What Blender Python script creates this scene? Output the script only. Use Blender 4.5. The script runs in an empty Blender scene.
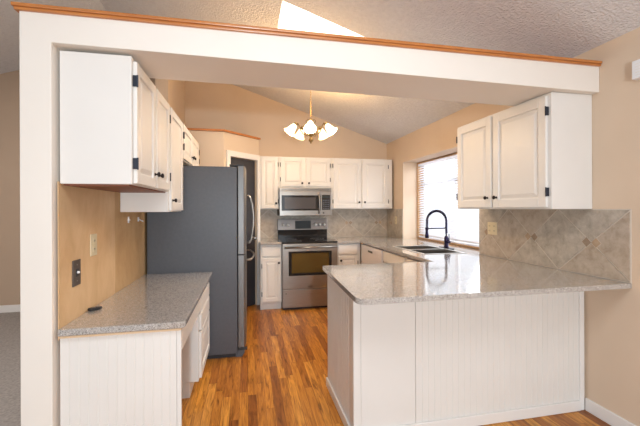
import bpy, bmesh, math, random
from mathutils import Vector, Matrix
random.seed(7)
S = bpy.context.scene
COL = S.collection
PI = math.pi

# ------------------------------------------------------------------ camera
cam = bpy.data.cameras.new('camera'); co = bpy.data.objects.new('camera', cam); COL.objects.link(co)
YAW = .2049
cam.sensor_width = 36; cam.lens = 36*349.33/640
cam.shift_y = -(213-208.24)/640
cam.clip_start = .05
co.matrix_world = (Matrix.Translation((0, 0, 1.368)) @ Matrix.Rotation(-YAW, 4, 'Z')
                   @ Matrix.Rotation(PI/2, 4, 'X') @ Matrix.Rotation(-.0035, 4, 'Z'))
S.camera = co

# ------------------------------------------------------------------ world and exposure
w = bpy.data.worlds.new('world'); S.world = w; w.use_nodes = True
bg = w.node_tree.nodes['Background']
bg.inputs[0].default_value = (.86, .93, 1, 1); bg.inputs[1].default_value = 1.25
S.view_settings.view_transform = 'Standard'; S.view_settings.look = 'None'
S.view_settings.gamma = 1; S.view_settings.exposure = 0.2; S.view_settings.use_curve_mapping = False

def area(name, loc, target, sx, sy, power, col):
    l = bpy.data.lights.new(name, 'AREA'); l.shape = 'RECTANGLE'; l.size = sx; l.size_y = sy
    l.energy = power; l.color = col
    o = bpy.data.objects.new(name, l); COL.objects.link(o); o.location = loc
    o.rotation_euler = (Vector(target)-Vector(loc)).to_track_quat('-Z', 'Y').to_euler()
    return o
# added soft fill standing in for daylight from unseen windows behind the photographer
area('front_fill', (.4, -2.9, 1.35), (.7, 3.5, 1.6), 2.2, 1.6, 16, (.88, .95, 1))
# the photographer's flash
area('camera_flash', (.05, -2.0, 1.22), (.6, 4.2, 1.5), .16, .12, 66, (.80, .92, 1))
area('kitchen_window_light', (3.3, 3.9, 1.75), (1.5, 3.7, .9), 1.5, 1.2, 60, (.86, .93, 1))

# daylight coming down the kitchen skylight, and an added overhead fill without a fixture
area('skylight_daylight', (.79, 3.17, 3.45), (.79, 3.17, 0), .9, .55, 21, (.97, .98, 1))
area('overhead_fill', (.3, .2, 2.75), (.3, .5, 0), .9, .9, 24, (.90, .95, 1))
area('side_room_fill', (-2.7, 2.6, 2.9), (-2.7, 2.9, 0), .8, .8, 38, (1, .97, .94))  # added fill to brighten the side room, no fixture there

# ------------------------------------------------------------------ mesh helpers
class MB:
    def __init__(s): s.bm = bmesh.new()
    def hexa(s, p):
        v = [s.bm.verts.new(q) for q in p]
        for f in ((0,3,2,1),(4,5,6,7),(0,1,5,4),(1,2,6,5),(2,3,7,6),(3,0,4,7)):
            s.bm.faces.new([v[i] for i in f])
        return s
    def box(s, x0, x1, y0, y1, z0, z1, bev=0):
        x0, x1 = sorted((x0, x1)); y0, y1 = sorted((y0, y1)); z0, z1 = sorted((z0, z1))
        if bev:
            b = min(bev, (x1-x0)*.45, (y1-y0)*.45, (z1-z0)*.45)
            t = bmesh.new()
            bmesh.ops.create_cube(t, size=1)
            for v in t.verts:
                v.co = Vector(((x0+x1)/2+v.co.x*(x1-x0), (y0+y1)/2+v.co.y*(y1-y0), (z0+z1)/2+v.co.z*(z1-z0)))
            bmesh.ops.bevel(t, geom=list(t.edges), offset=b, segments=2, affect='EDGES', profile=.5)
            m = bpy.data.meshes.new('t'); t.to_mesh(m); t.free(); s.bm.from_mesh(m); bpy.data.meshes.remove(m)
            return s
        return s.hexa([(x0,y0,z0),(x1,y0,z0),(x1,y1,z0),(x0,y1,z0),(x0,y0,z1),(x1,y0,z1),(x1,y1,z1),(x0,y1,z1)])
    def prism(s, loops, fa, fb):
        """loops: outline (and holes) of 2-D points; fa / fb map a point to its near and far 3-D place"""
        bm = s.bm; es = []; A = []; B = []
        for L in loops:
            a = [bm.verts.new(fa(*p)) for p in L]; b = [bm.verts.new(fb(*p)) for p in L]
            A.append(a); B.append(b)
            for i in range(len(L)):
                j = (i+1) % len(L); bm.faces.new((a[i], a[j], b[j], b[i]))
        for ls in (A, B):
            if len(ls) == 1: bm.faces.new(ls[0]); continue
            ed = [bm.edges.get((l[i], l[(i+1) % len(l)])) for l in ls for i in range(len(l))]
            bmesh.ops.triangle_fill(bm, edges=ed, use_beauty=True, use_dissolve=False)
        return s
    def tube(s, pts, r, n=10, cap=True):
        pts = [Vector(p) for p in pts]; rs = r if isinstance(r, (list, tuple)) else [r]*len(pts)
        rings = []; up = None
        for i, p in enumerate(pts):
            t = (pts[min(i+1, len(pts)-1)]-pts[max(i-1, 0)]).normalized()
            if up is None: up = t.orthogonal().normalized()
            up = (up-t*up.dot(t)).normalized(); si = t.cross(up)
            rings.append([s.bm.verts.new(p+(up*math.cos(2*PI*k/n)+si*math.sin(2*PI*k/n))*rs[i]) for k in range(n)])
        for a, b in zip(rings, rings[1:]):
            for k in range(n): s.bm.faces.new((a[k], a[(k+1) % n], b[(k+1) % n], b[k]))
        if cap: s.bm.faces.new(rings[0][::-1]); s.bm.faces.new(rings[-1])
        return s
    def lathe(s, prof, o, ax=(0,0,1), n=20, closed=False):
        """prof: (radius, height along ax)"""
        ax = Vector(ax).normalized(); u = ax.orthogonal().normalized(); v = ax.cross(u); o = Vector(o)
        rings = [[s.bm.verts.new(o+ax*h+(u*math.cos(2*PI*k/n)+v*math.sin(2*PI*k/n))*max(r, .0002)) for k in range(n)] for r, h in prof]
        pr = list(zip(rings, rings[1:]))
        if closed: pr.append((rings[-1], rings[0]))
        for a, b in pr:
            for k in range(n): s.bm.faces.new((a[k], a[(k+1) % n], b[(k+1) % n], b[k]))
        if not closed: s.bm.faces.new(rings[0][::-1]); s.bm.faces.new(rings[-1])
        return s
    def build(s, name, mat, parent=None, smooth=False, bevel=0, seg=2):
        bmesh.ops.recalc_face_normals(s.bm, faces=s.bm.faces[:])
        r = parent
        while r is not None and r.parent: r = r.parent
        if r is not None: bmesh.ops.translate(s.bm, verts=s.bm.verts[:], vec=-r.location)
        me = bpy.data.meshes.new(name); s.bm.to_mesh(me); s.bm.free()
        mats = mat if isinstance(mat, list) else [mat]
        for m in mats: me.materials.append(m)
        o = bpy.data.objects.new(name, me); COL.objects.link(o)
        if parent is not None: o.parent = parent
        if smooth:
            for p in me.polygons: p.use_smooth = True
        if bevel:
            md = o.modifiers.new('bevel', 'BEVEL'); md.width = bevel; md.segments = seg; md.limit_method = 'ANGLE'
            md.angle_limit = math.radians(50)
        return o

def thing(name, label, cat, loc, group=None):
    o = bpy.data.objects.new(name, None); COL.objects.link(o); o.location = loc
    o.empty_display_size = .1
    return tag(o, label, cat, group)
def tag(o, label, cat, group=None):
    o['label'] = label; o['category'] = cat
    if group: o['group'] = group
    return o
def struct(o): o['kind'] = 'structure'; return o
def copy_thing(root, delta, label):
    r = root.copy(); COL.objects.link(r); r.location = root.location+Vector(delta); r['label'] = label
    for ch in list(root.children):
        c = ch.copy(); COL.objects.link(c); c.parent = r
        for g in list(ch.children):
            d = g.copy(); COL.objects.link(d); d.parent = c
    return r

# ------------------------------------------------------------------ materials
def mat(name, col, rough=.5, metal=0, spec=.5, **k):
    m = bpy.data.materials.new(name); m.use_nodes = True; nt = m.node_tree; b = nt.nodes['Principled BSDF']
    b.inputs['Base Color'].default_value = (*col, 1); b.inputs['Roughness'].default_value = rough
    b.inputs['Metallic'].default_value = metal; b.inputs['Specular IOR Level'].default_value = spec
    if 'coat' in k: b.inputs['Coat Weight'].default_value = k['coat']; b.inputs['Coat Roughness'].default_value = .08
    if 'emit' in k:
        b.inputs['Emission Color'].default_value = (*k['emit'], 1); b.inputs['Emission Strength'].default_value = k['es']
    return m
def N(nt, t, **k):
    n = nt.nodes.new(t)
    for a, v in k.items():
        if a.startswith('i_'): n.inputs[a[2:].replace('_', ' ')].default_value = v
        else: setattr(n, a, v)
    return n
def ramp(nt, stops, interp='LINEAR'):
    r = nt.nodes.new('ShaderNodeValToRGB'); cr = r.color_ramp; cr.interpolation = interp
    while len(cr.elements) < len(stops): cr.elements.new(.5)
    for e, (p, c) in zip(cr.elements, stops): e.position = p; e.color = (*c, 1)
    return r
def coord(nt, scale=(1,1,1), rot=(0,0,0)):
    g = N(nt, 'ShaderNodeNewGeometry'); mp = N(nt, 'ShaderNodeMapping')
    mp.inputs['Scale'].default_value = scale; mp.inputs['Rotation'].default_value = rot
    nt.links.new(g.outputs['Position'], mp.inputs['Vector']); return mp.outputs[0]
def noisy(name, c1, c2, scale=6, rough=.6, bump=0, bscale=80, stretch=(1,1,1), detail=3, metal=0, spec=.5, bdist=.002):
    m = mat(name, c1, rough, metal, spec); nt = m.node_tree; b = nt.nodes['Principled BSDF']
    v = coord(nt, stretch); n = N(nt, 'ShaderNodeTexNoise', i_Scale=scale, i_Detail=detail)
    nt.links.new(v, n.inputs['Vector']); r = ramp(nt, [(.3, c1), (.7, c2)])
    nt.links.new(n.outputs[0], r.inputs[0]); nt.links.new(r.outputs[0], b.inputs['Base Color'])
    if bump:
        n2 = N(nt, 'ShaderNodeTexNoise', i_Scale=bscale, i_Detail=2); nt.links.new(v, n2.inputs['Vector'])
        bp = N(nt, 'ShaderNodeBump', i_Strength=bump, i_Distance=bdist)
        nt.links.new(n2.outputs[0], bp.inputs['Height']); nt.links.new(bp.outputs[0], b.inputs['Normal'])
    return m

M = {}
M['wall'] = noisy('beige wall paint', (.69,.545,.41), (.72,.57,.43), 3, .75, .15, 160)
M['header'] = noisy('cream header paint', (.83,.77,.70), (.85,.79,.72), 3, .65, .12, 160)
M['pantry'] = noisy('cream pantry paint', (.68,.55,.42), (.70,.57,.44), 3, .7, .12, 160)
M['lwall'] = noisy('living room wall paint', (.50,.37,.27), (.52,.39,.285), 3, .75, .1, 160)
M['white'] = noisy('white cabinet paint', (.775,.745,.705), (.80,.77,.73), 4, .38)
M['trim'] = noisy('white trim paint', (.82,.79,.76), (.84,.81,.78), 4, .35)
M['ceil'] = noisy('textured ceiling', (.70,.70,.735), (.77,.77,.80), 30, .9, 1.0, 70, detail=4, bdist=.012)
M['well'] = noisy('skylight well paint', (.84,.74,.61), (.88,.78,.65), 30, .9, .6, 70, bdist=.006)
M['bronze'] = mat('oil rubbed bronze', (.028,.022,.022), .32, .7)
M['hinge'] = mat('dark hinge metal', (.03,.035,.05), .45, .5)
M['black'] = mat('black glass', (.012,.012,.014), .08)
M['blackp'] = mat('black plastic', (.02,.02,.022), .45)
M['steel'] = noisy('brushed stainless steel', (.30,.28,.26), (.36,.335,.31), 8, .3, stretch=(1,1,40), metal=.92)
M['darksteel'] = noisy('dark stainless steel', (.27,.255,.25), (.33,.31,.30), 8, .3, stretch=(1,1,40), metal=.9)
M['bright'] = mat('bright satin metal', (.75,.73,.70), .3, .6)
M['fridge'] = noisy('grey textured fridge side', (.078,.080,.092), (.088,.09,.102), 40, .42, .15, 400)
M['fdoor'] = noisy('fridge door steel', (.15,.145,.14), (.20,.19,.185), 8, .4, stretch=(40,40,1), metal=.65)
M['brass'] = mat('antique brass', (.33,.21,.08), .35, .9)
M['ivory'] = mat('ivory plastic', (.72,.62,.42), .4)
M['whitep'] = mat('white plastic', (.85,.86,.88), .4)
M['dwwhite'] = mat('dishwasher white enamel', (.74,.70,.70), .3)
M['brownp'] = mat('brown plastic plate', (.10,.075,.06), .4)
M['faucet'] = mat('black violet faucet metal', (.025,.02,.06), .22, .8)
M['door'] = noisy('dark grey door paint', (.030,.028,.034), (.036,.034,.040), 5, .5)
M['blind'] = mat('white blind slats', (.86,.87,.90), .5)
M['glass'] = mat('window glass', (1,1,1), 0); 
_nt = M['glass'].node_tree; _nt.nodes.clear(); _o = _nt.nodes.new('ShaderNodeOutputMaterial'); _x = _nt.nodes.new('ShaderNodeMixShader'); _x.inputs[0].default_value = .05
_t = _nt.nodes.new('ShaderNodeBsdfTransparent'); _g = _nt.nodes.new('ShaderNodeBsdfGlossy'); _g.inputs['Roughness'].default_value = .02
_nt.links.new(_t.outputs[0], _x.inputs[1]); _nt.links.new(_g.outputs[0], _x.inputs[2]); _nt.links.new(_x.outputs[0], _o.inputs[0])
_nt = M['blind'].node_tree; _p = _nt.nodes['Principled BSDF']; _o = _nt.nodes['Material Output']; _x = _nt.nodes.new('ShaderNodeMixShader'); _x.inputs[0].default_value = .45
_t = _nt.nodes.new('ShaderNodeBsdfTranslucent'); _t.inputs[0].default_value = (.95,.96,1,1)
_nt.links.new(_p.outputs[0], _x.inputs[1]); _nt.links.new(_t.outputs[0], _x.inputs[2]); _nt.links.new(_x.outputs[0], _o.inputs[0])
M['shade'] = mat('frosted alabaster glass', (.95,.85,.68), .4, emit=(1,.74,.40), es=2.2)
M['bulb'] = mat('lit bulb', (1,.9,.7), .4, emit=(1,.86,.62), es=9)
M['display'] = mat('dark display', (.02,.03,.035), .1)

def wood(name, stops, axis_stretch, scale=9, rough=.35, coat=0):
    m = mat(name, stops[0][1], rough, 0, .5, coat=coat); nt = m.node_tree; b = nt.nodes['Principled BSDF']
    v = coord(nt, axis_stretch); n = N(nt, 'ShaderNodeTexNoise', i_Scale=scale, i_Detail=5, i_Roughness=.65, i_Distortion=.4)
    nt.links.new(v, n.inputs['Vector']); r = ramp(nt, stops)
    nt.links.new(n.outputs[0], r.inputs[0]); nt.links.new(r.outputs[0], b.inputs['Base Color']); return m
M['oak'] = wood('honey oak trim', [(.3,(.42,.135,.03)),(.7,(.62,.24,.06))], (1,12,12), 6, .3, .4)
M['oakw'] = wood('oak window frame', [(.3,(.40,.22,.10)),(.7,(.58,.36,.19))], (8,8,1), 6, .4)
M['redwood'] = wood('red brown cabinet underside', [(.3,(.16,.045,.02)),(.7,(.26,.09,.04))], (1,8,1), 6, .5)
M['edgewood'] = wood('raw wood counter underlay', [(.3,(.62,.42,.25)),(.7,(.72,.52,.34))], (1,8,8), 6, .6)

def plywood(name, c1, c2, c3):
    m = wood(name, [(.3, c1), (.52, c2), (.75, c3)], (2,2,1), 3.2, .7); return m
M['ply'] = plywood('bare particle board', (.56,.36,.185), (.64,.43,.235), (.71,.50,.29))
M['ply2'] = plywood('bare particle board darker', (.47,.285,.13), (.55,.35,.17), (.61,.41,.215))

def floor_mat():
    m = mat('oak plank floor', (.4,.15,.04), .3, 0, .35); nt = m.node_tree; b = nt.nodes['Principled BSDF']; L = nt.links.new
    g0 = N(nt, 'ShaderNodeNewGeometry'); sx = N(nt, 'ShaderNodeSeparateXYZ'); L(g0.outputs['Position'], sx.inputs[0])
    def mth(op, a, b_=None, c_=None):
        n = N(nt, 'ShaderNodeMath', operation=op)
        for i_, q in enumerate((a, b_, c_)):
            if q is None: continue
            if isinstance(q, (int, float)): n.inputs[i_].default_value = q
            else: L(q, n.inputs[i_])
        return n.outputs[0]
    W, LN = .060, .95
    xr = mth('DIVIDE', sx.outputs[0], W); row = mth('FLOOR', xr); fx = mth('SUBTRACT', xr, row)
    wn1 = N(nt, 'ShaderNodeTexWhiteNoise', noise_dimensions='1D'); L(row, wn1.inputs['W'])
    yr = mth('ADD', mth('DIVIDE', sx.outputs[1], LN), mth('MULTIPLY', wn1.outputs['Value'], 7.3)); idx = mth('FLOOR', yr); fy = mth('SUBTRACT', yr, idx)
    cb = N(nt, 'ShaderNodeCombineXYZ'); L(row, cb.inputs[0]); L(idx, cb.inputs[1])
    br = N(nt, 'ShaderNodeTexWhiteNoise', noise_dimensions='2D'); L(cb.outputs[0], br.inputs['Vector'])
    ex = mth('MULTIPLY', mth('MINIMUM', fx, mth('SUBTRACT', 1.0, fx)), W); ey = mth('MULTIPLY', mth('MINIMUM', fy, mth('SUBTRACT', 1.0, fy)), LN)
    joint = mth('LESS_THAN', mth('MINIMUM', ex, ey), .0009)
    tone = ramp(nt, [(0,(.30,.098,.016)), (.12,(.39,.135,.021)), (.35,(.50,.195,.028)), (.7,(.62,.26,.038)), (1,(.74,.36,.068))])
    L(br.outputs['Value'], tone.inputs[0])
    # grain, shifted for every board
    g = coord(nt, (24, 2.2, 1)); ad = N(nt, 'ShaderNodeVectorMath', operation='ADD'); sc = N(nt, 'ShaderNodeVectorMath', operation='SCALE'); sc.inputs['Scale'].default_value = 37
    L(br.outputs['Color'], sc.inputs[0]); L(g, ad.inputs[0]); L(sc.outputs[0], ad.inputs[1])
    n = N(nt, 'ShaderNodeTexNoise', i_Scale=1.6, i_Detail=6, i_Roughness=.62, i_Distortion=1.2); L(ad.outputs[0], n.inputs['Vector'])
    gr = ramp(nt, [(.30,(.28,.19,.13)), (.45,(.76,.69,.62)), (.60,(1.03,1.03,1.03)), (.8,(1.3,1.27,1.2))]); L(n.outputs[0], gr.inputs[0])
    mx = N(nt, 'ShaderNodeMix', data_type='RGBA', blend_type='MULTIPLY'); mx.inputs[0].default_value = 1
    L(tone.outputs[0], mx.inputs[6]); L(gr.outputs[0], mx.inputs[7])
    # cathedral streaks
    wv = N(nt, 'ShaderNodeTexWave', i_Scale=1.3, i_Distortion=7, i_Detail=3, i_Detail_Scale=1.3); wv.bands_direction = 'X'
    L(ad.outputs[0], wv.inputs['Vector']); wr = ramp(nt, [(0,(.74,.68,.62)), (.4,(1,1,1))]); L(wv.outputs['Fac'], wr.inputs[0])
    m2 = N(nt, 'ShaderNodeMix', data_type='RGBA', blend_type='MULTIPLY'); m2.inputs[0].default_value = .55
    L(mx.outputs[2], m2.inputs[6]); L(wr.outputs[0], m2.inputs[7])
    # dark joints
    m3 = N(nt, 'ShaderNodeMix', data_type='RGBA'); m3.inputs[7].default_value = (.10,.03,.01,1)
    mf = N(nt, 'ShaderNodeMath', operation='MULTIPLY'); mf.inputs[1].default_value = .7; L(joint, mf.inputs[0]); L(mf.outputs[0], m3.inputs[0])
    L(m2.outputs[2], m3.inputs[6]); L(m3.outputs[2], b.inputs['Base Color'])
    bp = N(nt, 'ShaderNodeBump', i_Strength=.12, i_Distance=.002); L(n.outputs[0], bp.inputs['Height']); L(bp.outputs[0], b.inputs['Normal'])
    return m
M['floor'] = floor_mat()

def granite():
    m = mat('speckled grey granite', (.5,.45,.4), .10, 0, .6, coat=.7); nt = m.node_tree; b = nt.nodes['Principled BSDF']; L = nt.links.new
    v = coord(nt); vo = N(nt, 'ShaderNodeTexVoronoi', i_Scale=300); L(v, vo.inputs['Vector'])
    sp = N(nt, 'ShaderNodeSeparateColor'); L(vo.outputs['Color'], sp.inputs[0])
    r = ramp(nt, [(0,(.16,.145,.135)), (.09,(.29,.265,.25)), (.22,(.41,.38,.355)), (.55,(.49,.455,.43)), (.88,(.58,.55,.52)), (1,(.70,.67,.65))])
    L(sp.outputs[0], r.inputs[0])
    n = N(nt, 'ShaderNodeTexNoise', i_Scale=55, i_Detail=4); L(v, n.inputs['Vector']); r2 = ramp(nt, [(.35,(.80,.79,.77)), (.65,(1.0,.985,.97))]); L(n.outputs[0], r2.inputs[0])
    mx = N(nt, 'ShaderNodeMix', data_type='RGBA', blend_type='MULTIPLY'); mx.inputs[0].default_value = 1
    L(r.outputs[0], mx.inputs[6]); L(r2.outputs[0], mx.inputs[7]); L(mx.outputs[2], b.inputs['Base Color'])
    return m
M['granite'] = granite()
def tile(name, a, b_, c):
    m = mat(name, a, .42); nt = m.node_tree; b = nt.nodes['Principled BSDF']; L = nt.links.new
    v = coord(nt); n = N(nt, 'ShaderNodeTexNoise', i_Scale=14, i_Detail=8, i_Roughness=.7, i_Distortion=.3); L(v, n.inputs['Vector'])
    r = ramp(nt, [(.32, a), (.5, b_), (.68, c)]); L(n.outputs[0], r.inputs[0]); L(r.outputs[0], b.inputs['Base Color']); return m
M['tileA'] = tile('travertine tile', (.34,.29,.235), (.47,.41,.34), (.58,.52,.44))
M['tileB'] = tile('travertine tile warm', (.36,.28,.21), (.47,.39,.31), (.56,.48,.40))
M['tileC'] = tile('brown accent tile', (.27,.19,.13), (.33,.24,.17), (.40,.30,.22))
M['tileD'] = tile('tan accent tile', (.38,.26,.17), (.46,.33,.22), (.52,.39,.27))
M['grout'] = mat('pale grout', (.66,.59,.51), .8)
M['carpet'] = noisy('grey carpet', (.34,.31,.29), (.52,.48,.45), 55, .95, 1, 220, detail=6, bdist=.01)

# ------------------------------------------------------------------ key dimensions
XR = 2.237; XL = -.88; YB = 5.377; YF = 1.848; RX = -1.6
def cz(x): return 2.415+.33*(XR-x) if x > RX else 2.415+.33*(XR-RX)-.33*(RX-x)
CT = .914                       # counter top height
SKX0, SKX1, SKY0, SKY1 = .284, 1.30, 2.842, 3.50

# ------------------------------------------------------------------ room shell
struct(MB().box(-1.02, 2.6, -3, 5.6, -.1, 0).build('floor', M['floor']))
struct(MB().box(-4.2, -1.02, -3, 5.6, -.1, .004).build('floor_carpet', M['carpet']))
c = MB(); c.prism([[(RX,-3),(2.6,-3),(2.6,5.6),(RX,5.6)], [(SKX0,SKY0),(SKX1,SKY0),(SKX1,SKY1),(SKX0,SKY1)]],
        lambda x, y: (x, y, cz(x+1e-6)), lambda x, y: (x, y, cz(x+1e-6)+.1))
c.prism([[(-4.2,-3),(RX,-3),(RX,5.6),(-4.2,5.6)]], lambda x, y: (x, y, cz(x)), lambda x, y: (x, y, cz(x)+.1))
struct(c.build('ceiling', M['ceil']))
# skylight well: four walls above the opening
sw = MB(); T = .03; ZT = 3.62
for x0, x1, y0, y1 in ((SKX0-T,SKX0,SKY0-T,SKY1+T),(SKX1,SKX1+T,SKY0-T,SKY1+T),(SKX0,SKX1,SKY0-T,SKY0),(SKX0,SKX1,SKY1,SKY1+T)):
    sw.hexa([(x0,y0,cz(x0)+.012),(x1,y0,cz(x1)+.012),(x1,y1,cz(x1)+.012),(x0,y1,cz(x0)+.012),(x0,y0,ZT),(x1,y0,ZT),(x1,y1,ZT),(x0,y1,ZT)])
struct(sw.build('wall_skylight_well', M['well']))
wf = MB(); 
for x0,x1,y0,y1 in ((SKX0-T,SKX0+.03,SKY0-T,SKY1+T),(SKX1-.03,SKX1+T,SKY0-T,SKY1+T),(SKX0+.03,SKX1-.03,SKY0-T,SKY0+.03),(SKX0+.03,SKX1-.03,SKY1-.03,SKY1+T)):
    wf.box(x0,x1,y0,y1,ZT,ZT+.05)
wf = struct(wf.build('window_2', M['trim']))
MB().box(SKX0+.03,SKX1-.03,SKY0+.03,SKY1-.03,ZT+.02,ZT+.028).build('pane', M['glass'], wf)

# right wall with the deep window opening, back wall, living room walls
WY0, WY1, WZ0, WZ1 = 3.05, 4.77, .884, 2.035
struct(MB().prism([[(-3,0),(YB,0),(YB,2.43),(-3,2.43)], [(WY0,WZ0),(WY1,WZ0),(WY1,WZ1),(WY0,WZ1)]],
       lambda y, z: (XR, y, z), lambda y, z: (XR+.33, y, z)).build('wall_right', M['wall']))
struct(MB().prism([[(-1.022,0),(2.56,0),(2.56,cz(2.56)+.02),(-1.022,cz(-1.022)+.02)]],
       lambda x, z: (x, YB, z), lambda x, z: (x, YB+.15, z)).build('wall_back', M['wall']))
struct(MB().prism([[(-4.2,0),(-1.022,0),(-1.022,cz(-1.022)+.02),(RX,cz(RX)+.02),(-4.2,cz(-4.2)+.02)]],
       lambda x, z: (x, YB, z), lambda x, z: (x, YB+.15, z)).build('wall_living_room', M['lwall']))
struct(MB().box(-4.35,-4.2,-3,5.6,0,cz(-4.2)+.1).build('wall_far_left', M['lwall']))
# front wall of the living room, behind the photographer, with two big windows
struct(MB().prism([[(-4.2,0),(2.56,0),(2.56,cz(2.56)+.02),(RX,cz(RX)+.02),(-4.2,cz(-4.2)+.02)], [(-3.4,.5),(-1.4,.5),(-1.4,2.2),(-3.4,2.2)], [(-.7,.3),(1.7,.3),(1.7,2.2),(-.7,2.2)]],
       lambda x, z: (x, -3, z), lambda x, z: (x, -3.15, z)).build('wall_front', M['header']))
# partition wall behind the desk and fridge: low up to the pantry, then up to the vault
c = MB(); c.box(-1.022, XL-.0045, YF+.12, 4.27, 0, 2.29)
c.hexa([(-1.022,4.27,0),(XL-.0045,4.27,0),(XL-.0045,YB,0),(-1.022,YB,0),(-1.022,4.27,cz(-1.022)+.02),(XL-.0045,4.27,cz(XL-.0045)+.02),(XL-.0045,YB,cz(XL-.0045)+.02),(-1.022,YB,cz(-1.022)+.02)])
struct(c.build('wall_left', M['wall']))
# header beam on its end post
BR, BL = 2.113, 2.146
def bz(x): return BL+(BR-BL)*(x+.9)/(XR+.9)
struct(MB().prism([[(-1.022,0),(-.893,0),(-.893,BL),(XR,BR),(XR,2.29),(-1.022,2.295)]],
       lambda x, z: (x, YF, z), lambda x, z: (x, YF+(.12 if x < -.85 and z < 2 else .385), z)).build('wall_header', M['header'], bevel=.003))
struct(MB().box(-1.045, XR-.001, YF-.022, YF+.40, 2.292, 2.308, .004).box(-1.038, XR-.001, YF-.014, YF+.39, 2.278, 2.2925, .004).build('trim_1', M['oak']))
# pantry box in the corner with its angled door
P0, P1, P2 = (-.292,4.60), (.165,5.057), (.165,YB)
dx = lambda t: (P0[0]+t*(P1[0]-P0[0]), P0[1]+t*(P1[1]-P0[1]))
D0, D1 = .145, .925
n_ = (math.sqrt(.5), -math.sqrt(.5))
def off(p, d): return (p[0]+n_[0]*d, p[1]+n_[1]*d)
c = MB()
c.box(XL-.0045, P0[0], 4.60, 4.70, 0, 2.345)
def seg(c, t0, t1, z0, z1, d0=0, d1=-.09):
    a, b = dx(t0), dx(t1); q = [off(a,d0), off(b,d0), off(b,d1), off(a,d1)]
    c.hexa([(*p, z0) for p in q]+[(*p, z1) for p in q])
seg(c, 0, D0, 0, 2.345); seg(c, D1, 1, 0, 2.345); seg(c, D0, D1, 2.06, 2.345)
c.box(P1[0]-.08, P1[0], P1[1], YB, 0, 2.345)
struct(c.build('wall_pantry', M['pantry']))
c = MB(); c.box(XL-.01, P0[0]+.012, 4.578, 4.70, 2.347, 2.372)
seg(c, -.005, 1.02, 2.3475, 2.3725, .02, -.09); struct(c.build('trim_2', M['oak']))
c = MB(); seg(c, D0-.085, D0+.005, .002, 2.12, .02, .001); seg(c, D1-.005, D1+.075, .002, 2.12, .02, .001); seg(c, D0+.006, D1-.006, 2.045, 2.12, .02, .001)
struct(c.build('trim_3', M['trim']))
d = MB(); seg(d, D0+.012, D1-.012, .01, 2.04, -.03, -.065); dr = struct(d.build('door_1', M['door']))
h = MB(); a = off(dx(D1-.09), -.03); h.lathe([(.026,0),(.026,.004),(.010,.008),(.010,.03),(.026,.038),(.028,.052),(.018,.062)], (*a, .95), (n_[0], n_[1], 0)); h.build('door_knob', M['steel'], dr, True)

# baseboards
struct(MB().box(XR-.014, XR-.0005, -2.99, 1.943, 0, .085, .004).build('baseboard_right', M['trim']))
struct(MB().box(-4.19, -1.03, YB-.016, YB-.001, .004, .10, .004).build('baseboard_living_room', M['trim']))

# window in the right wall
WX = XR+.265
c = MB(); 
for y0,y1,z0,z1 in ((WY0+.001,WY0+.024,CT+.002,WZ1-.002),(WY1-.024,WY1-.001,CT+.002,WZ1-.002),(WY0+.024,WY1-.024,CT+.002,CT+.022),(WY0+.024,WY1-.024,WZ1-.024,WZ1-.002)):
    c.box(WX-.045, WX+.085, y0, y1, z0, z1, .004)
wn = struct(c.build('window_1', M['oakw']))
c = MB()
for y0,y1,z0,z1 in ((WY0+.025,WY0+.075,CT+.04,WZ1-.025),(WY1-.075,WY1-.025,CT+.04,WZ1-.025),((WY0+WY1)/2-.03,(WY0+WY1)/2+.03,CT+.04,WZ1-.025),(WY0+.075,(WY0+WY1)/2-.03,CT+.04,CT+.09),((WY0+WY1)/2+.03,WY1-.075,CT+.04,CT+.09),(WY0+.075,WY1-.075,1.70,1.74)):
    c.box(WX+.045, WX+.075, y0, y1, z0, z1)
c.build('sash', M['trim'], wn)
MB().box(WX+.058, WX+.062, WY0+.075, WY1-.075, CT+.09, WZ1-.025).build('pane', M['glass'], wn)
# blind
bl = thing('window_blind', 'white horizontal slat blind hanging in the bright kitchen window', 'blind', (WX-.018, 3.91, 1.0))
MB().box(WX-.042, WX+.008, WY0+.028, WY1-.028, WZ1-.06, WZ1-.026, .004).build('headrail', M['blind'], bl)
c = MB(); z = WZ1-.085
while z > CT+.075:
    c.hexa([(WX-.036,WY0+.03,z-.011),(WX+.0,WY0+.03,z+.013),(WX+.0,WY1-.03,z+.013),(WX-.036,WY1-.03,z-.011),
            (WX-.036,WY0+.03,z-.0095),(WX+.0,WY0+.03,z+.0145),(WX+.0,WY1-.03,z+.0145),(WX-.036,WY1-.03,z-.0095)])
    z -= .034
c.build('slats', M['blind'], bl)
MB().box(WX-.036, WX+.004, WY0+.03, WY1-.03, CT+.026, CT+.044, .003).build('bottom_rail', M['blind'], bl)
for y in (3.3, 3.72, 4.1, 4.5): MB().tube([(WX-.018,y,CT+.06),(WX-.018,y,WZ1-.05)], .0015, 6).build('ladder_cord', M['blind'], bl)

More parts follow.
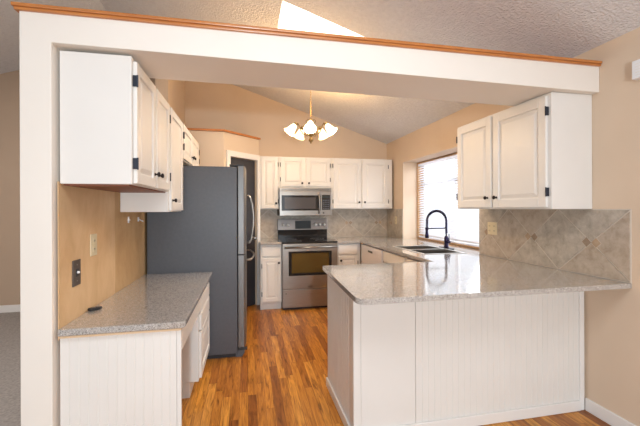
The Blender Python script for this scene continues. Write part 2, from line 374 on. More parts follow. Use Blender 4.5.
# ------------------------------------------------------------------ cabinet building
def fmap(face, p0):
    if face == 'S': return lambda s, n, t: (s, p0-n, t)
    if face == 'W': return lambda s, n, t: (p0-n, s, t)
    return lambda s, n, t: (p0+n, s, t)
def fbox(mb, f, s0, s1, n0, n1, t0, t1, bev=0):
    a = f(s0, n0, t0); b = f(s1, n1, t1); mb.box(a[0], b[0], a[1], b[1], a[2], b[2], bev)
def panel(mb, f, s0, s1, t0, t1, fr=.055):
    """raised panel front, 19 mm thick"""
    fbox(mb, f, s0, s0+fr, 0, .019, t0, t1, .003); fbox(mb, f, s1-fr, s1, 0, .019, t0, t1, .003)
    fbox(mb, f, s0+fr, s1-fr, 0, .019, t0, t0+fr, .003); fbox(mb, f, s0+fr, s1-fr, 0, .019, t1-fr, t1, .003)
    fbox(mb, f, s0+fr-.002, s1-fr+.002, 0, .007, t0+fr-.002, t1-fr+.002)
    a, b, c_, e = s0+fr+.008, s1-fr-.008, t0+fr+.008, t1-fr-.008; i = .026
    if b-a > 2*i+.01 and e-c_ > 2*i+.01:
        mb.hexa([f(a,.007,c_), f(b,.007,c_), f(b,.007,e), f(a,.007,e), f(a+i,.0165,c_+i), f(b-i,.0165,c_+i), f(b-i,.0165,e-i), f(a+i,.0165,e-i)])
def knob(f, s, t, par, n0=.019):
    o = Vector(f(s, n0, t)); ax = Vector(f(s, n0+1, t))-o
    MB().lathe([(.009,0),(.009,.003),(.0055,.006),(.0055,.013),(.013,.018),(.0155,.024),(.012,.030),(.004,.032)], o, ax, 14).build('knob', M['bronze'], par, True)
def hinges(f, s, ts, par, side):
    for t in ts:
        h = MB(); fbox(h, f, s, s+side*.008, .0, .022, t-.028, t+.028, .002); a = f(s+side*.003, .022, t-.03); b = f(s+side*.003, .022, t+.03)
        h.tube([a, b], .004, 8); h.build('hinge', M['hinge'], par)
def door(f, s0, s1, t0, t1, root, knob_at=None, hinge=None, fr=.055, name='door'):
    m = MB(); panel(m, f, s0, s1, t0, t1, fr); d = m.build(name, M['white'], root)
    if knob_at: knob(f, *knob_at, d)
    if hinge == 'lo': hinges(f, s0-.001, (t0+.10, t1-.10), d, -1)
    if hinge == 'hi': hinges(f, s1+.001, (t0+.10, t1-.10), d, 1)
    return d
def drawer(f, s0, s1, t0, t1, root, kn=True):
    m = MB(); fbox(m, f, s0, s1, 0, .019, t0, t1, .006); d = m.build('drawer', M['white'], root)
    if kn: knob(f, (s0+s1)/2, (t0+t1)/2, d)
    return d

# ---- upper cabinets on the left wall (face +X)
FX = -.562; f = fmap('E', FX); ZTL = 2.128
t = thing('wall_cabinet', 'white two-door wall cabinet with bare flat end, nearest over the desk', 'cabinet', (XL+.15, 2.3, 1.485))
MB().box(XL+.002, FX, 1.889, 2.695, 1.490, ZTL, .003).build('body', M['white'], t)
MB().box(XL+.012, FX-.016, 1.90, 2.69, 1.482, 1.4895).build('underside', M['redwood'], t)
door(f, 1.915, 2.285, 1.496, 2.112, t, (2.255,1.575), 'lo'); door(f, 2.315, 2.672, 1.496, 2.112, t, (2.345,1.575), 'hi')
t = thing('wall_cabinet', 'tall narrow white wall cabinet hanging lowest, between desk cabinet and fridge', 'cabinet', (XL+.15, 2.96, 1.345))
MB().box(XL+.002, FX, 2.697, 3.215, 1.345, ZTL, .003).build('body', M['white'], t)
door(f, 2.722, 3.20, 1.353, 2.112, t, (2.76,1.43), None)
t = thing('wall_cabinet', 'short white two-door wall cabinet above the grey refrigerator', 'cabinet', (XL+.15, 3.72, 1.80))
MB().box(XL+.002, FX, 3.217, 4.235, 1.80, ZTL, .003).build('body', M['white'], t)
door(f, 3.245, 3.715, 1.81, 2.112, t, (3.68,1.88), 'lo'); door(f, 3.74, 4.215, 1.81, 2.112, t, (3.775,1.88), 'hi')

# ---- bare boards behind the desk
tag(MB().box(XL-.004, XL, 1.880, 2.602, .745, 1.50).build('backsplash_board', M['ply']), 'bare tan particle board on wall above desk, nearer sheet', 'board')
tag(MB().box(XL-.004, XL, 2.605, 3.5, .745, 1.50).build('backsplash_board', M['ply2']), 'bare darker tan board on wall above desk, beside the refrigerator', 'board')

# ---- desk
DT = .799
DF = -.333
t = thing('built_in_desk', 'white built-in desk with beadboard end and drawer stack, beside grey refrigerator', 'desk', (-.6, 2.6, 0))
def bead(mb, s0, s1, t0, t1, base, mapf, thick=.012, pitch=.041, gw=.006, gd=.0028):
    """beadboard sheet: plan outline with grooves pushed up in height; mapf(s, n) gives x, y"""
    pts = [(s0, 0)]; s = s0+pitch
    while s < s1-.01:
        pts += [(s-gw/2, 0), (s-gw*.2, -gd), (s+gw*.2, -gd), (s+gw/2, 0)]; s += pitch
    pts += [(s1, 0), (s1, -thick), (s0, -thick)]
    mb.prism([pts], lambda a, b: (*mapf(a, b), t0), lambda a, b: (*mapf(a, b), t1))
m = MB(); bead(m, XL+.002, DF-.022, .0, DT-.045, 0, lambda s, n: (s, 1.887-n)); m.build('beadboard_end', M['white'], t)
MB().box(DF-.021, DF, 1.887, 1.906, 0, DT-.045, .002).build('end_stile', M['white'], t)
MB().box(XL+.002, DF-.02, 1.8995, 1.917, .0, DT-.045).build('end_panel', M['white'], t)
MB().box(DF-.018, DF, 1.918, 2.665, .635, DT-.046, .002).build('apron', M['white'], t)
MB().box(XL+.002, DF-.019, 2.667, 3.27, .11, DT-.046, .002).build('drawer_case', M['white'], t)
MB().box(XL+.002, DF-.08, 2.667, 3.27, 0, .109).build('toe_kick', M['white'], t)
fd = fmap('E', DF-.019)
drawer(fd, 2.69, 3.25, .605, .715, t, False); drawer(fd, 2.69, 3.25, .475, .595, t, False); door(fd, 2.69, 3.25, .125, .462, t, None, None, .05, 'drawer_front')
cdesk = MB(); cdesk.prism([[(XL+.001,1.862),(-.324,1.862),(-.310,1.876),(-.310,3.285),(XL+.001,3.285)]], lambda x, y: (x, y, DT-.033), lambda x, y: (x, y, DT))
tag(cdesk.build('desk_countertop', M['granite'], bevel=.005), 'low grey speckled granite desktop on white desk, left of floor aisle', 'countertop')
tag(MB().box(XL+.005, -.329, 1.868, 3.28, DT-.0445, DT-.034).build('counter_underlay', M['edgewood']), 'thin raw wood strip under the low granite desktop', 'board')
# small black clip on the desktop
t = thing('key_fob', 'small black key fob lying on the low granite desktop', 'key fob', (-.855, 2.19, DT))
m = MB(); m.prism([[(x-.052,y+.05) for x, y in ((-.820,2.115),(-.80,2.10),(-.765,2.135),(-.760,2.155),(-.80,2.15),(-.822,2.128))]], lambda x,y: (x,y,DT+.001), lambda x,y: (x,y,DT+.016)); m.build('shell', M['blackp'], t, bevel=.004)
MB().box(-.852,-.837,2.172,2.185,DT+.0165,DT+.0185).build('button', M['steel'], t)

# ---- wall plates
def plate(name, face, p0, s, t_, w, h, m, label, cat, kind):
    f = fmap(face, p0); o = thing(name, label, cat, f(s, 0, t_-h/2))
    mb = MB(); fbox(mb, f, s-w/2, s+w/2, .0005, .006, t_-h/2, t_+h/2, .002); mb.build('cover_plate', m, o)
    if kind == 'duplex2':
        for ds in (-w/4, w/4):
            for dt in (-.022, .022):
                r = MB(); fbox(r, f, s+ds-.014, s+ds+.014, .006, .0085, t_+dt-.014, t_+dt+.014, .003); rr = r.build('receptacle', m, o)
                q = MB()
                for e in (-.006, .006): fbox(q, f, s+ds+e-.0015, s+ds+e+.0015, .0086, .0092, t_+dt-.004, t_+dt+.006)
                q.build('slot', M['blackp'], rr)
    if kind == 'duplex':
        for dt in (-.024, .024):
            r = MB(); fbox(r, f, s-.016, s+.016, .006, .0085, t_+dt-.016, t_+dt+.016, .003); rr = r.build('receptacle', m, o)
            q = MB()
            for e in (-.007, .007): fbox(q, f, s+e-.0018, s+e+.0018, .0086, .0092, t_+dt-.005, t_+dt+.006)
            q.build('slot', M['blackp'], rr)
    if kind == 'jack':
        r = MB(); fbox(r, f, s-.013, s+.013, .006, .0085, t_-.02, t_+.02, .002); r.build('insert', M['blackp'], o)
        r = MB(); r.lathe([(.007,0),(.007,.006),(.004,.010)], f(s,.0085,t_+.002), Vector(f(s,1,t_))-Vector(f(s,0,t_)), 12); r.build('jack', M['whitep'], o)
        r = MB()
        pass
        for dt in (-.042, .042): MB().lathe([(.004,0),(.003,.0015)], f(s,.006,t_+dt), Vector(f(s,1,t_))-Vector(f(s,0,t_)), 10).build('screw', M['steel'], o)
    return o
plate('wall_outlet', 'E', XL, 2.05, 1.035, .085, .135, M['brownp'], 'dark brown wall plate with a jack, above the low desk', 'outlet', 'jack')
plate('wall_outlet', 'E', XL, 2.258, 1.16, .085, .125, M['ivory'], 'ivory duplex outlet on the bare tan board above desk', 'outlet', 'duplex')
m = MB().lathe([(.011,0),(.011,.004),(.004,.006),(.004,.016)], (XL,2.868,1.285), (1,0,0), 12); m.box(XL+.0005,XL+.008,2.858,2.878,1.262,1.31,.002)
tag(m.build('cable_clip', M['whitep']), 'small white clip on bare board, nearer the ivory outlet', 'clip')
t = thing('cup_hook', 'small white hook on bare board, beside the refrigerator', 'hook', (XL, 3.12, 1.28))
MB().box(XL+.0005,XL+.006,3.10,3.13,1.265,1.30,.002).build('hook_plate', M['whitep'], t)
MB().tube([(XL+.006,3.115,1.285)]+[(XL+.02+.014*math.sin(q), 3.115+.018-.018*math.cos(q), 1.275-.012*math.sin(q)) for q in [k*PI/6 for k in range(7)]], .003, 8).build('hook_arm', M['whitep'], t, True)

# ---- refrigerator (front faces +X)
FY0, FY1 = 3.30, 4.20
t = thing('refrigerator', 'tall french-door refrigerator with matte grey side and steel front', 'refrigerator', (-.45, 3.75, 0))
MB().box(-.862, -.092, FY0, FY1, .035, 1.752, .006).build('body', M['fridge'], t)
def fdoor(y0, y1, z0, z1, name):
    pts = [(-.085,y0+.002)]; 
    for k in range(13):
        q = k/12; y = y0+(y1-y0)*q; e = min(q, 1-q)*(y1-y0)
        x = -.020+.010*(1-((y-3.75)/.45)**2); 
        if e < .02: x -= .012*(1-e/.02)
        pts.append((x, y))
    pts.append((-.085, y1-.002))
    m = MB(); m.prism([pts], lambda x, y: (x, y, z0), lambda x, y: (x, y, z1)); return m.build(name, M['fdoor'], t, bevel=.003)
d1 = fdoor(FY0+.002, 3.7465, .945, 1.760, 'door'); d2 = fdoor(3.7535, FY1-.002, .945, 1.760, 'door'); d3 = fdoor(FY0+.002, FY1-.002, .085, .937, 'freezer_drawer')
for d, y in ((d1, 3.705), (d2, 3.795)):
    pts = [(-.005,y,1.50),(.022,y,1.495)]+[(.034+.028*math.sin(PI*k/10), y, 1.475-k*.044) for k in range(11)]+[(.022,y,1.012),(-.005,y,1.007)]
    MB().tube(pts, .0095, 10).build('handle', M['steel'], d, True)
pts = [(-.012,3.36,.885),(.025,3.365,.885)]+[(.03+.034*math.sin(PI*k/12), 3.37+k*.0633, .885) for k in range(13)]+[(.025,4.135,.885),(-.012,4.14,.885)]
MB().tube(pts, .0095, 10).build('handle', M['steel'], d3, True)
MB().box(-.16,-.03,FY0+.01,FY0+.09,1.7605,1.775,.004).build('hinge_cover', M['blackp'], t)
MB().box(-.16,-.03,FY1-.09,FY1-.01,1.7605,1.775,.004).build('hinge_cover', M['blackp'], t)
MB().box(-.80,-.10,FY0+.02,FY1-.02,.0,.034).build('base_grille', M['blackp'], t)
m = MB(); m.prism([[(-.11,0),(-.055,0),(-.03,.035),(-.03,.06),(-.11,.06)]], lambda x,z: (x,FY0+.005,z+.001), lambda x,z: (x,FY0+.06,z+.001)); m.build('foot', M['fridge'], t)
MB().box(-.09,-.008,FY0-.001,FY0+.04,.062,.082,.003).build('hinge_bracket', M['blackp'], t)

# ------------------------------------------------------------------ back wall cabinets (face -Y)
UF = YB-.30; f = fmap('S', UF); ZB, ZTB = 1.357, 2.119
t = thing('wall_cabinet', 'narrow single-door white wall cabinet left of the microwave', 'cabinet', (.31, 5.2, ZB))
MB().box(.170, .4455, UF, YB-.001, ZB, ZTB, .003).build('body', M['white'], t)
door(f, .20, .432, ZB+.012, ZTB-.018, t, (.405,ZB+.085), 'hi', .045)
t = thing('wall_cabinet', 'short two-door white wall cabinet directly above the microwave', 'cabinet', (.83, 5.2, 1.66))
MB().box(.4475, 1.2265, UF, YB-.001, 1.668, ZTB, .003).build('body', M['white'], t)
door(f, .475, .826, 1.69, ZTB-.018, t, (.785,1.735), 'lo', .05); door(f, .845, 1.205, 1.69, ZTB-.018, t, (.885,1.735), 'hi', .05)
t = thing('wall_cabinet', 'wide two-door white wall cabinet between the microwave and the window wall', 'cabinet', (1.7, 5.2, ZB))
MB().box(1.2285, 2.2, UF, YB-.001, ZB, ZTB, .003).build('body', M['white'], t)
door(f, 1.255, 1.688, ZB+.012, ZTB-.018, t, (1.655,ZB+.10), 'lo', .06); door(f, 1.706, 2.125, ZB+.012, ZTB-.018, t, (1.742,ZB+.10), 'hi', .06)

# ---- base cabinets on the back wall
BF = 4.72; f = fmap('S', BF)
t = thing('base_cabinet', 'narrow white base cabinet left of the range, with drawer and door', 'cabinet', (.3, 5, 0))
MB().box(.167, .4475, BF, YB-.001, .105, CT-.031, .002).build('body', M['white'], t)
MB().box(.167, .4475, BF+.06, YB-.001, 0, .104).build('toe_kick', M['white'], t)
drawer(f, .19, .435, .725, .862, t, False)
door(f, .19, .435, .125, .700, t, (.41,.64), 'lo', .045)
t = thing('base_cabinet', 'white base cabinet right of the range in the counter corner', 'cabinet', (1.4, 5, 0))
MB().box(1.2135, 1.5605, BF, YB-.001, .105, CT-.031, .002).build('body', M['white'], t)
MB().box(1.2135, 1.5605, BF+.06, YB-.001, 0, .104).build('toe_kick', M['white'], t)
drawer(f, 1.235, 1.515, .725, .862, t, False)
door(f, 1.235, 1.515, .125, .700, t, (1.27,.64), 'hi', .045)

# ---- range
RX0, RX1 = .4505, 1.2105; RY = 4.655
t = thing('kitchen_range', 'stainless steel electric range with black glass cooktop under the microwave', 'stove', (.83, 5, 0))
MB().box(RX0, RX1, RY+.02, YB-.012, .03, .896, .003).build('body', M['darksteel'], t)
MB().box(RX0+.02, RX1-.02, RY+.06, YB-.05, .0, .029).build('base', M['blackp'], t)
MB().box(RX0-.003+.003, RX1, RY-.01, 5.29, .897, .915, .004).build('cooktop', M['black'], t)
f = fmap('S', RY+.018)
m = MB(); fbox(m, f, RX0+.003, RX1-.003, 0, .03, .285, .893, .004)
dr = m.build('oven_door', M['steel'], t)
m = MB(); fbox(m, f, RX0+.085, RX1-.085, .0305, .0335, .465, .79, .001); m.build('window_frame', M['black'], dr)
wn_ = mat('bronze oven glass', (.13,.085,.025), .07, .5)
m = MB(); fbox(m, f, RX0+.125, RX1-.125, .0338, .0350, .50, .765); m.build('oven_glass', wn_, dr)
m = MB(); y = RY-.055; m.tube([(RX0+.05,RY-.012,.845),(RX0+.05,y,.845)], .009, 10); m.tube([(RX1-.05,RY-.012,.845),(RX1-.05,y,.845)], .009, 10); m.tube([(RX0+.025,y,.845),(RX1-.025,y,.845)], .013, 12)
m.build('handle', M['steel'], dr, True)
m = MB(); fbox(m, f, RX0+.003, RX1-.003, 0, .028, .05, .276, .004); d = m.build('storage_drawer', M['steel'], t)
m = MB(); fbox(m, f, .79, .87, .0285, .0300, .305, .325, .001); m.build('badge', M['darksteel'], dr)
m = MB(); m.lathe([(.008,0),(.007,.003)], (RX0+.05, RY-.0145, .23), (0,-1,0), 10); m.build('lock_dot', M['blackp'], d)
for x, y, r in ((.64,4.83,.10),(1.02,4.83,.085),(.64,5.12,.08),(1.02,5.12,.10)):
    MB().lathe([(r,0),(r,.0006),(r-.004,.0006),(r-.004,0)], (x,y,.9152), (0,0,1), 32, True).build('burner_ring', M['darksteel'], t)
# back guard
MB().box(RX0, RX1, 5.292, 5.36, .897, 1.04, .004).build('backguard_base', M['black'], t)
m = MB(); m.prism([[(5.275,1.04),(5.360,1.04),(5.360,1.205),(5.300,1.205)]], lambda y,z: (RX0-.004,y,z), lambda y,z: (RX1+.004,y,z)); cp = m.build('control_panel', M['darksteel'], t, bevel=.004)
ax = Vector((0,-1,.15))
m = MB(); m.hexa([(.71,5.276,1.055),(.955,5.276,1.055),(.955,5.29,1.055),(.71,5.29,1.055),(.71,5.292,1.178),(.955,5.292,1.178),(.955,5.306,1.178),(.71,5.306,1.178)]); m.build('display', M['display'], cp)
for x in (.53,.60,1.02,1.09,1.16):
    o = Vector((x, 5.283, 1.115)); m = MB(); m.lathe([(.024,0),(.024,.006),(.019,.010),(.017,.028),(.006,.030)], o, ax, 18); m.build('knob', M['bright'], cp, True)

# ---- over-range microwave
t = thing('microwave', 'stainless steel microwave mounted over the range', 'microwave', (.83, 5.1, 1.257))
MX0, MX1, MY, MZ0, MZ1 = .4475, 1.2095, 4.985, 1.262, 1.660
MB().box(MX0, MX1, MY+.03, YB-.011, MZ0, MZ1, .004).build('body', M['blackp'], t)
f = fmap('S', MY+.029)
m = MB(); fbox(m, f, MX0, MX1, 0, .022, 1.617, MZ1, .003); vg = m.build('vent_grille', M['steel'], t)
m = MB()
for k in range(3): fbox(m, f, MX0+.03, MX1-.03, .0221, .0235, 1.627+k*.009, 1.630+k*.009)
m.build('slot', M['blackp'], vg)
m = MB(); fbox(m, f, MX0, 1.045, 0, .026, MZ0, 1.615, .004); dr = m.build('door', M['steel'], t)
m = MB(); fbox(m, f, .478, 1.043, .0262, .028, 1.335, 1.555, .001); m.build('window_frame', M['black'], dr)
m = MB(); fbox(m, f, .520, .970, .0282, .0292, 1.360, 1.525); m.build('window_glass', M['darkglass'] if 'darkglass' in M else mat('grey glass', (.075,.07,.075), .15), dr)
pts = [(1.020, MY+.003, 1.575)]+[(1.020, MY-.018-.016*math.sin(PI*k/8), 1.57-k*.034) for k in range(9)]+[(1.020, MY+.003, 1.293)]
MB().tube(pts, .010, 10).build('handle', M['steel'], dr, True)
m = MB(); fbox(m, f, 1.047, MX1, 0, .024, MZ0, 1.615, .004); cp = m.build('control_panel', M['steel'], t)
m = MB(); fbox(m, f, 1.066, 1.190, .0242, .026, 1.345, 1.562, .001); kp = m.build('keypad', M['black'], cp)
m = MB()
for r in range(5):
    for q in range(3): fbox(m, f, 1.076+q*.036, 1.104+q*.036, .0262, .0268, 1.355+r*.030, 1.373+r*.030)
m.build('buttons', mat('keypad button', (.06,.065,.08), .4), kp)
m = MB(); fbox(m, f, 1.078, 1.178, .0262, .0268, 1.52, 1.55); m.build('display', M['display'], kp)
m = MB(); m.lathe([(.012,0),(.011,.004)], (1.09, MY+.005, 1.30), (0,-1,0), 14); m.build('power_button', M['blackp'], cp)

# ------------------------------------------------------------------ right side: dishwasher, sink cabinet, peninsula
SX = 1.578; f = fmap('W', SX)
t = thing('dishwasher', 'white dishwasher under the sink counter near the back corner', 'dishwasher', (1.8, 4.2, 0))
MB().box(SX, XR-.002, 3.90, 4.655, .1, CT-.032).build('body', M['blackp'], t)
m = MB(); fbox(m, f, 3.902, 4.653, .0005, .028, .11, .62, .005); m.build('door', M['dwwhite'], t)
m = MB(); fbox(m, f, 3.902, 4.653, .0005, .028, .625, .868, .005); cp = m.build('control_panel', M['dwwhite'], t)
m = MB(); fbox(m, f, 4.20, 4.36, .0285, .032, .79, .815, .004); m.build('latch', M['blackp'], cp)
t = thing('sink_cabinet', 'white base cabinet under the sink, facing the aisle', 'cabinet', (1.8, 3.3, 0))
MB().box(SX, SX+.03, 2.705, 3.897, .1, CT-.032).build('face_frame', M['white'], t)
MB().box(SX+.031, XR-.002, 2.705, 3.897, .1, .62).build('body', M['white'], t)
MB().box(SX+.06, XR-.002, 2.705, 3.897, 0, .098).build('toe_kick', M['white'], t)
for a, b in ((3.30,3.87),(2.73,3.28)):
    m = MB(); fbox(m, f, a, b, 0, .019, .745, .868, .006); m.build('false_drawer', M['white'], t)
    door(f, a, b, .125, .725, t, (b-.04 if a < 3 else a+.04, .66), None)

PX, PY = .603, 1.954; PT = CT-.031
t = thing('peninsula_cabinet', 'cream beadboard peninsula base standing under the granite counter', 'cabinet', (1.4, 2.3, 0))
MB().box(PX+.013, XR-.003, PY+.013, 2.63, .10, PT).build('body', M['white'], t)
MB().box(PX+.013, XR-.003, PY+.013, 2.57, 0, .098).build('plinth', M['white'], t)
m = MB(); bead(m, .9955, XR-.05, 0, PT, 0, lambda s, n: (s, PY-n)); m.build('beadboard_front', M['white'], t)
MB().box(PX+.045, .993, PY, PY+.012, 0, PT, .0015).build('smooth_panel', M['white'], t)
m = MB(); bead(m, PY+.06, 2.63, 0, PT, 0, lambda s, n: (PX-n, s), gw=.011, gd=.006); m.build('beadboard_side', M['white'], t)
m = MB(); m.box(PX-.001, PX+.044, PY-.001, PY+.0125, 0, PT, .002); m.box(PX-.001, PX+.0125, PY+.013, PY+.059, 0, PT, .002); m.build('corner_stile', M['white'], t)
MB().box(XR-.049, XR-.0145, PY-.010, PY+.0125, .001, PT, .003).build('wall_stile', M['trim'], t)
m = MB()
m.box(PX-.0145, XR-.0505, PY-.0145, PY-.0015, 0.001, .068, .004)
m.build('base_moulding', M['trim'], t)
MB().box(PX-.0145, PX-.0015, PY+.001, 2.63, .001, .066, .004).build('side_moulding', M['trim'], t)

# ---- counters
def arc(cx, cy, r, a0, a1, n=7): return [(cx+r*math.cos(math.radians(a0+(a1-a0)*k/n)), cy+r*math.sin(math.radians(a0+(a1-a0)*k/n))) for k in range(n+1)]
SK = (1.69, 2.13, 3.13, 3.86)
outer = arc(.592,1.712,.055,180,270)+[(XR-.001,1.657),(XR-.001,WY0+.002),(WX+.04,WY0+.002),(WX+.04,WY1-.002),(XR-.001,WY1-.002),(XR-.001,YB-.001),(1.2125,YB-.001),(1.2125,4.668),(1.5425,4.668),(1.5425,2.698)]+arc(.600,2.673,.025,90,180,4)
hole = [(SK[0],SK[2]),(SK[1],SK[2]),(SK[1],SK[3]),(SK[0],SK[3])]
tag(MB().prism([outer, hole], lambda x,y: (x,y,CT-.029), lambda x,y: (x,y,CT)).build('countertop', M['granite'], bevel=.007, seg=3),
    'long polished granite counter running over the peninsula and round the sink', 'countertop')
tag(MB().prism([[(.167,4.668),(.4485,4.668),(.4485,YB-.001),(.167,YB-.001)]], lambda x,y: (x,y,CT-.029), lambda x,y: (x,y,CT)).build('countertop', M['granite'], bevel=.006),
    'short granite counter piece left of the range', 'countertop')

# ---- sink
t = thing('kitchen_sink', 'double-bowl stainless steel sink set in the granite counter', 'sink', (1.9, 3.5, .7))
m = MB(); sx0, sx1, sy0, sy1 = SK; o = .012
def rect(a,b,c_,d): return [(a,c_),(b,c_),(b,d),(a,d)]
mid = 3.50
m.prism([rect(sx0-o,sx1+o,sy0-o,sy1+o), rect(sx0+.015,sx1-.015,sy0+.015,mid-.012), rect(sx0+.015,sx1-.015,mid+.012,sy1-.015)], lambda x,y: (x,y,CT+.0005), lambda x,y: (x,y,CT+.004))
m.build('rim', M['bright'], t)
for y0, y1 in ((sy0+.013,mid-.010),(mid+.010,sy1-.013)):
    m = MB(); x0, x1 = sx0+.013, sx1-.013; zb = CT-.19
    for a,b,c_,d in ((x0,x0+.003,y0,y1),(x1-.003,x1,y0,y1),(x0+.003,x1-.003,y0,y0+.003),(x0+.003,x1-.003,y1-.003,y1)): m.box(a,b,c_,d,zb,CT)
    m.box(x0+.003,x1-.003,y0+.003,y1-.003,zb,zb+.003); b_ = m.build('bowl', M['steel'], t)
    MB().lathe([(.045,0),(.045,.003),(.03,.003),(.03,.001)], ((x0+x1)/2,(y0+y1)/2,zb+.0035), (0,0,1), 20).build('drain', M['darksteel'], b_)

# ---- faucet
FXX, FYY = 2.19, 3.56
t = thing('faucet', 'black gooseneck spring pull-down faucet behind the sink, before the window', 'faucet', (FXX, FYY, CT))
m = MB(); m.prism([arc(FXX,FYY-.10,.028,180,360,8)+arc(FXX,FYY+.10,.028,0,180,8)], lambda x,y: (x,y,CT+.0005), lambda x,y: (x,y,CT+.008)); m.build('deck_plate', M['faucet'], t, bevel=.002)
MB().lathe([(.027,0),(.027,.01),(.023,.014),(.023,.105),(.019,.115),(.016,.13)], (FXX,FYY,CT+.009), (0,0,1), 20).build('base_column', M['faucet'], t, True)
R = .118; zc = CT+.302
path = [(FXX,FYY,CT+.13)]+[(FXX,FYY,CT+.13+k*.037) for k in range(1,5)]+[(FXX-R+R*math.cos(q), FYY, zc+R*math.sin(q)) for q in [PI*k/16 for k in range(17)]]+[(FXX-2*R,FYY,zc-.05),(FXX-2*R-.002,FYY,zc-.10)]
MB().tube(path, .0085, 12).build('hose', M['faucet'], t, True)
# spring coil round the hose
P = [Vector(p) for p in path[1:]]; cum = [0]
for a, b in zip(P, P[1:]): cum.append(cum[-1]+(b-a).length)
coil = []; turns = 46; n = turns*8
for k in range(n+1):
    d_ = cum[-1]*k/n; i = min(max(j for j in range(len(cum)) if cum[j] <= d_+1e-9), len(P)-2)
    q = (d_-cum[i])/max(cum[i+1]-cum[i], 1e-6); p = P[i].lerp(P[i+1], q); tg = (P[i+1]-P[i]).normalized(); s1 = Vector((0,1,0)); s2 = tg.cross(s1)
    a_ = 2*PI*turns*k/n; coil.append(p+(s1*math.cos(a_)+s2*math.sin(a_))*.0145)
MB().tube(coil, .0034, 5).build('spring', M['faucet'], t, True)
hx = FXX-2*R-.002
MB().lathe([(.010,0),(.014,-.01),(.015,-.05),(.020,-.075),(.021,-.105),(.016,-.108)], (hx,FYY,zc-.075), (0,0,1), 18).build('spray_head', M['faucet'], t, True)
MB().tube([(FXX,FYY,CT+.225),(hx+.012,FYY,CT+.225)], .007, 10).build('support_arm', M['faucet'], t, True)
MB().lathe([(.019,-.011),(.019,.011)], (hx,FYY,CT+.225), (0,0,1), 16).build('clip_ring', M['faucet'], t)
MB().tube([(FXX,FYY-.018,CT+.075),(FXX,FYY-.065,CT+.075)], .016, 14).build('valve', M['faucet'], t, True)
MB().tube([(FXX,FYY-.055,CT+.085),(FXX-.005,FYY-.062,CT+.165)], [.0065,.0045], 10).build('lever', M['faucet'], t, True)

# ---- tile backsplashes
def clip(poly, x0, x1, y0, y1):
    for ax_, lim, sg in ((0,x0,1),(0,x1,-1),(1,y0,1),(1,y1,-1)):
        out = []
        for i in range(len(poly)):
            a, b = poly[i-1], poly[i]; da, db = sg*(a[ax_]-lim), sg*(b[ax_]-lim)
            if (da >= 0) != (db >= 0):
                q = da/(da-db); out.append((a[0]+q*(b[0]-a[0]), a[1]+q*(b[1]-a[1])))
            if db >= 0: out.append(b)
        poly = out
        if len(poly) < 3: return []
    return poly
def inset(poly, d):
    n = len(poly); A = sum(poly[i-1][0]*poly[i][1]-poly[i][0]*poly[i-1][1] for i in range(n))
    if abs(A) < .0008: return []
    if A < 0: poly = poly[::-1]
    L = []
    for i in range(n):
        a, b = Vector(poly[i]), Vector(poly[(i+1) % n]); e = (b-a)
        if e.length < 1e-5: continue
        e.normalize(); nn = Vector((-e.y, e.x)); L.append((a+nn*d, e))
    out = []
    for i in range(len(L)):
        (p, u), (q, v) = L[i-1], L[i]; det = u.x*v.y-u.y*v.x
        if abs(det) < 1e-6: continue
        s_ = ((q.x-p.x)*v.y-(q.y-p.y)*v.x)/det; out.append((p.x+u.x*s_, p.y+u.y*s_))
    return out
def backsplash(name, s0, s1, t0, t1, mapf, label, c0=2.15, H=.2215, per=.50, zc_=1.135):
    """diamond tiles set on edge with pairs of small accent diamonds between them"""
    m = MB(); m.prism([[(s0,t0),(s1,t0),(s1,t1),(s0,t1)]], lambda s, t: mapf(s, .0005, t), lambda s, t: mapf(s, .005, t))
    for fc in m.bm.faces: fc.material_index = 4
    g = per/2-H+.0  # half gap taken by the accents
    def add(poly, mi):
        p = clip(poly, s0+.001, s1-.001, t0+.001, t1-.001)
        if len(p) < 3: return
        p = inset(p, .0042)
        if len(p) < 3: return
        k = len(m.bm.faces)
        m.prism([p], lambda s, t: mapf(s, .005, t), lambda s, t: mapf(s, .0085, t)); m.bm.faces.ensure_lookup_table()
        for i in range(k, len(m.bm.faces)): m.bm.faces[i].material_index = mi
    k0 = int((s0-c0)/per)-2
    for k in range(k0, k0+int((s1-s0)/per)+6):
        c_ = c0+k*per
        add([(c_-per/2,zc_),(c_,zc_-H),(c_+per/2,zc_),(c_,zc_+H)], (k) % 2)
        n_c = c_+per/2; a = per/2-H+.006
        for sg in (-1, 1):
            add([(n_c, zc_), (n_c+per/2, zc_+sg*H), (n_c+per/2, zc_+sg*(H+.05)), (n_c-per/2, zc_+sg*(H+.05)), (n_c-per/2, zc_+sg*H)], (k+(sg > 0)) % 2)
        for sg, mi in ((-1,3),(1,2)):
            q = n_c+sg*.033
            for h_, d_, mm in ((.036, .0088, 4), (.033, .0095, mi if k % 2 else 5-mi)):
                p = clip([(q-h_,zc_),(q,zc_-h_),(q+h_,zc_),(q,zc_+h_)], s0+.001, s1-.001, t0, t1)
                if len(p) < 3: continue
                kk = len(m.bm.faces); m.prism([p], lambda s, t: mapf(s, .005, t), lambda s, t: mapf(s, d_, t)); m.bm.faces.ensure_lookup_table()
                for i in range(kk, len(m.bm.faces)): m.bm.faces[i].material_index = mm
    return tag(m.build(name, [M['tileA'], M['tileB'], M['tileC'], M['tileD'], M['grout']]), label, 'backsplash')
backsplash('tile_backsplash', 1.657, WY0-.002, CT+.001, 1.356, lambda s, n, t: (XR-n, s, t), 'diamond tile backsplash on the right wall under the near cabinet')
backsplash('tile_backsplash', WY1+.002, YB-.012, CT+.001, 1.356, lambda s, n, t: (XR-n, s, t), 'narrow tile backsplash between window and back corner', c0=4.95)
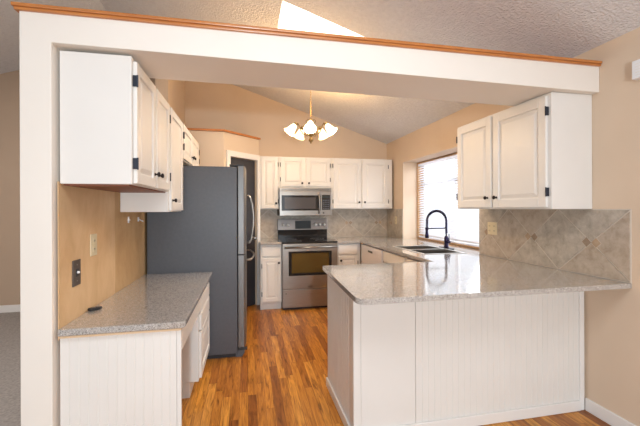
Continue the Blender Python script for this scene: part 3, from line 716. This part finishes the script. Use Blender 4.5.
backsplash('tile_backsplash', .168, XR-.001, CT+.001, 1.356, lambda s, n, t: (s, YB-n, t), 'grey tan tile backsplash on the back wall behind the range', c0=1.83)
plate('wall_outlet', 'W', XR-.0085, 2.85, 1.175, .125, .115, M['ivory'], 'ivory double outlet on the tiled wall right of the window', 'outlet', 'duplex2')
plate('wall_outlet', 'W', XR-.0085, 5.0, 1.18, .075, .12, M['ivory'], 'small outlet on the tile strip left of the window', 'outlet', 'duplex')

# ---- right upper cabinet (faces -X)
RFX = 1.918; f = fmap('W', RFX); ZTR = 2.1125
t = thing('wall_cabinet', 'large two-door white wall cabinet on the right wall above the peninsula', 'cabinet', (2.1, 2.4, ZB))
MB().box(RFX, XR-.001, 1.897, 2.925, ZB, ZTR, .003).build('body', M['white'], t)
door(f, 1.925, 2.425, ZB+.012, ZTR-.018, t, (2.385,ZB+.09), 'lo', .062); door(f, 2.448, 2.90, ZB+.012, ZTR-.018, t, (2.488,ZB+.09), 'hi', .062)

# ---- door chime on the right wall
t = thing('door_chime', 'white door chime box high on the right wall', 'door chime', (XR, 1.58, 2.108))
MB().box(XR-.045, XR-.0005, 1.46, 1.622, 2.108, 2.215, .005).build('cover', M['whitep'], t)
m = MB()
for k in range(5): m.box(XR-.0458, XR-.0451, 1.48, 1.602, 2.125+k*.016, 2.129+k*.016)
m.build('grille', M['trim'], t)

# ---- chandelier
CX, CY = .672, 3.70; CZ = 2.19
t = thing('chandelier', 'antique brass five-arm chandelier with glowing glass bell shades', 'chandelier', (CX, CY, CZ))
zt = cz(CX)
MB().lathe([(.06,0),(.055,-.02),(.02,-.035),(.006,-.045)], (CX,CY,zt+.005), (0,0,1), 24).build('canopy', M['brass'], t, True)
m = MB(); z = zt-.05; k = 0
while z > CZ+.155:
    p = []
    for q in range(13):
        a_ = 2*PI*q/12; dx_ = .007*math.cos(a_); dz = .0155*math.sin(a_)
        p.append((CX+(dx_ if k % 2 else 0), CY+(0 if k % 2 else dx_), z-.012+dz))
    m.tube(p, .002, 5, False); z -= .0245; k += 1
m.build('chain', M['brass'], t, True)
MB().lathe([(.003,.150),(.012,.145),(.008,.13),(.016,.11),(.010,.09),(.008,.04),(.014,.02),(.032,0),(.036,-.02),(.026,-.04),(.012,-.055),(.016,-.066),(.024,-.078),(.026,-.09),(.016,-.105),(.008,-.112),(.009,-.12),(.003,-.128)], (CX,CY,CZ), (0,0,1), 22).build('column', M['brass'], t, True)
sp = bpy.data.lights.new('ceiling_glow_fill', 'SPOT'); sp.energy = 52; sp.color = (1,.60,.24); sp.spot_size = math.radians(168); sp.spot_blend = .6; sp.shadow_soft_size = .12  # added warm spot that yellows the ceiling, not one of the bulbs
so = bpy.data.objects.new('ceiling_glow_fill', sp); COL.objects.link(so); so.location = (CX, CY, CZ+.17); so.rotation_euler = (PI, 0, 0)
for k in range(5):
    a_ = math.radians(-102+72*k); dx_, dy = math.cos(a_), math.sin(a_)
    def Q(r, z): return (CX+dx_*r, CY+dy*r, CZ+z)
    m = MB(); m.tube([Q(.02,-.01),Q(.05,-.035),Q(.085,-.03),Q(.115,.01),Q(.13,.06),Q(.145,.085),Q(.16,.082)], .0055, 8)
    m.tube([Q(.012,.11),Q(.035,.135),Q(.055,.115),Q(.045,.09)], .0035, 6)
    m.build('arm', M['brass'], t, True)
    ax = Vector((dx_*.62, dy*.62, -.80)).normalized(); o = Vector(Q(.16,.082))
    MB().lathe([(.010,-.004),(.020,0),(.023,.012),(.022,.028),(.018,.034)], o, ax, 16).build('socket', M['brass'], t, True)
    prof = [(.023,.026),(.031,.042),(.037,.062),(.043,.088),(.052,.112),(.065,.130)]
    prof += [(r-.003, h_-.001) for r, h_ in prof[::-1]]
    MB().lathe(prof, o, ax, 24, True).build('shade', M['shade'], t, True)
    MB().lathe([(.004,.034),(.012,.045),(.018,.06),(.018,.075),(.011,.088),(.002,.093)], o, ax, 14).build('bulb', M['bulb'], t, True)
    pl = bpy.data.lights.new('chandelier_bulb_light', 'POINT'); pl.energy = 8; pl.color = (1,.70,.40); pl.shadow_soft_size = .03
    po = bpy.data.objects.new('chandelier_bulb_light', pl); COL.objects.link(po); po.location = o+ax*.132

for o in COL.objects:
    if o.parent is None and o.get('category') in ('outlet', 'cabinet') :
        o['group'] = 'wall outlets' if o['category'] == 'outlet' else ('painted wall cabinets' if o.name.startswith('wall') else 'painted base cabinets')
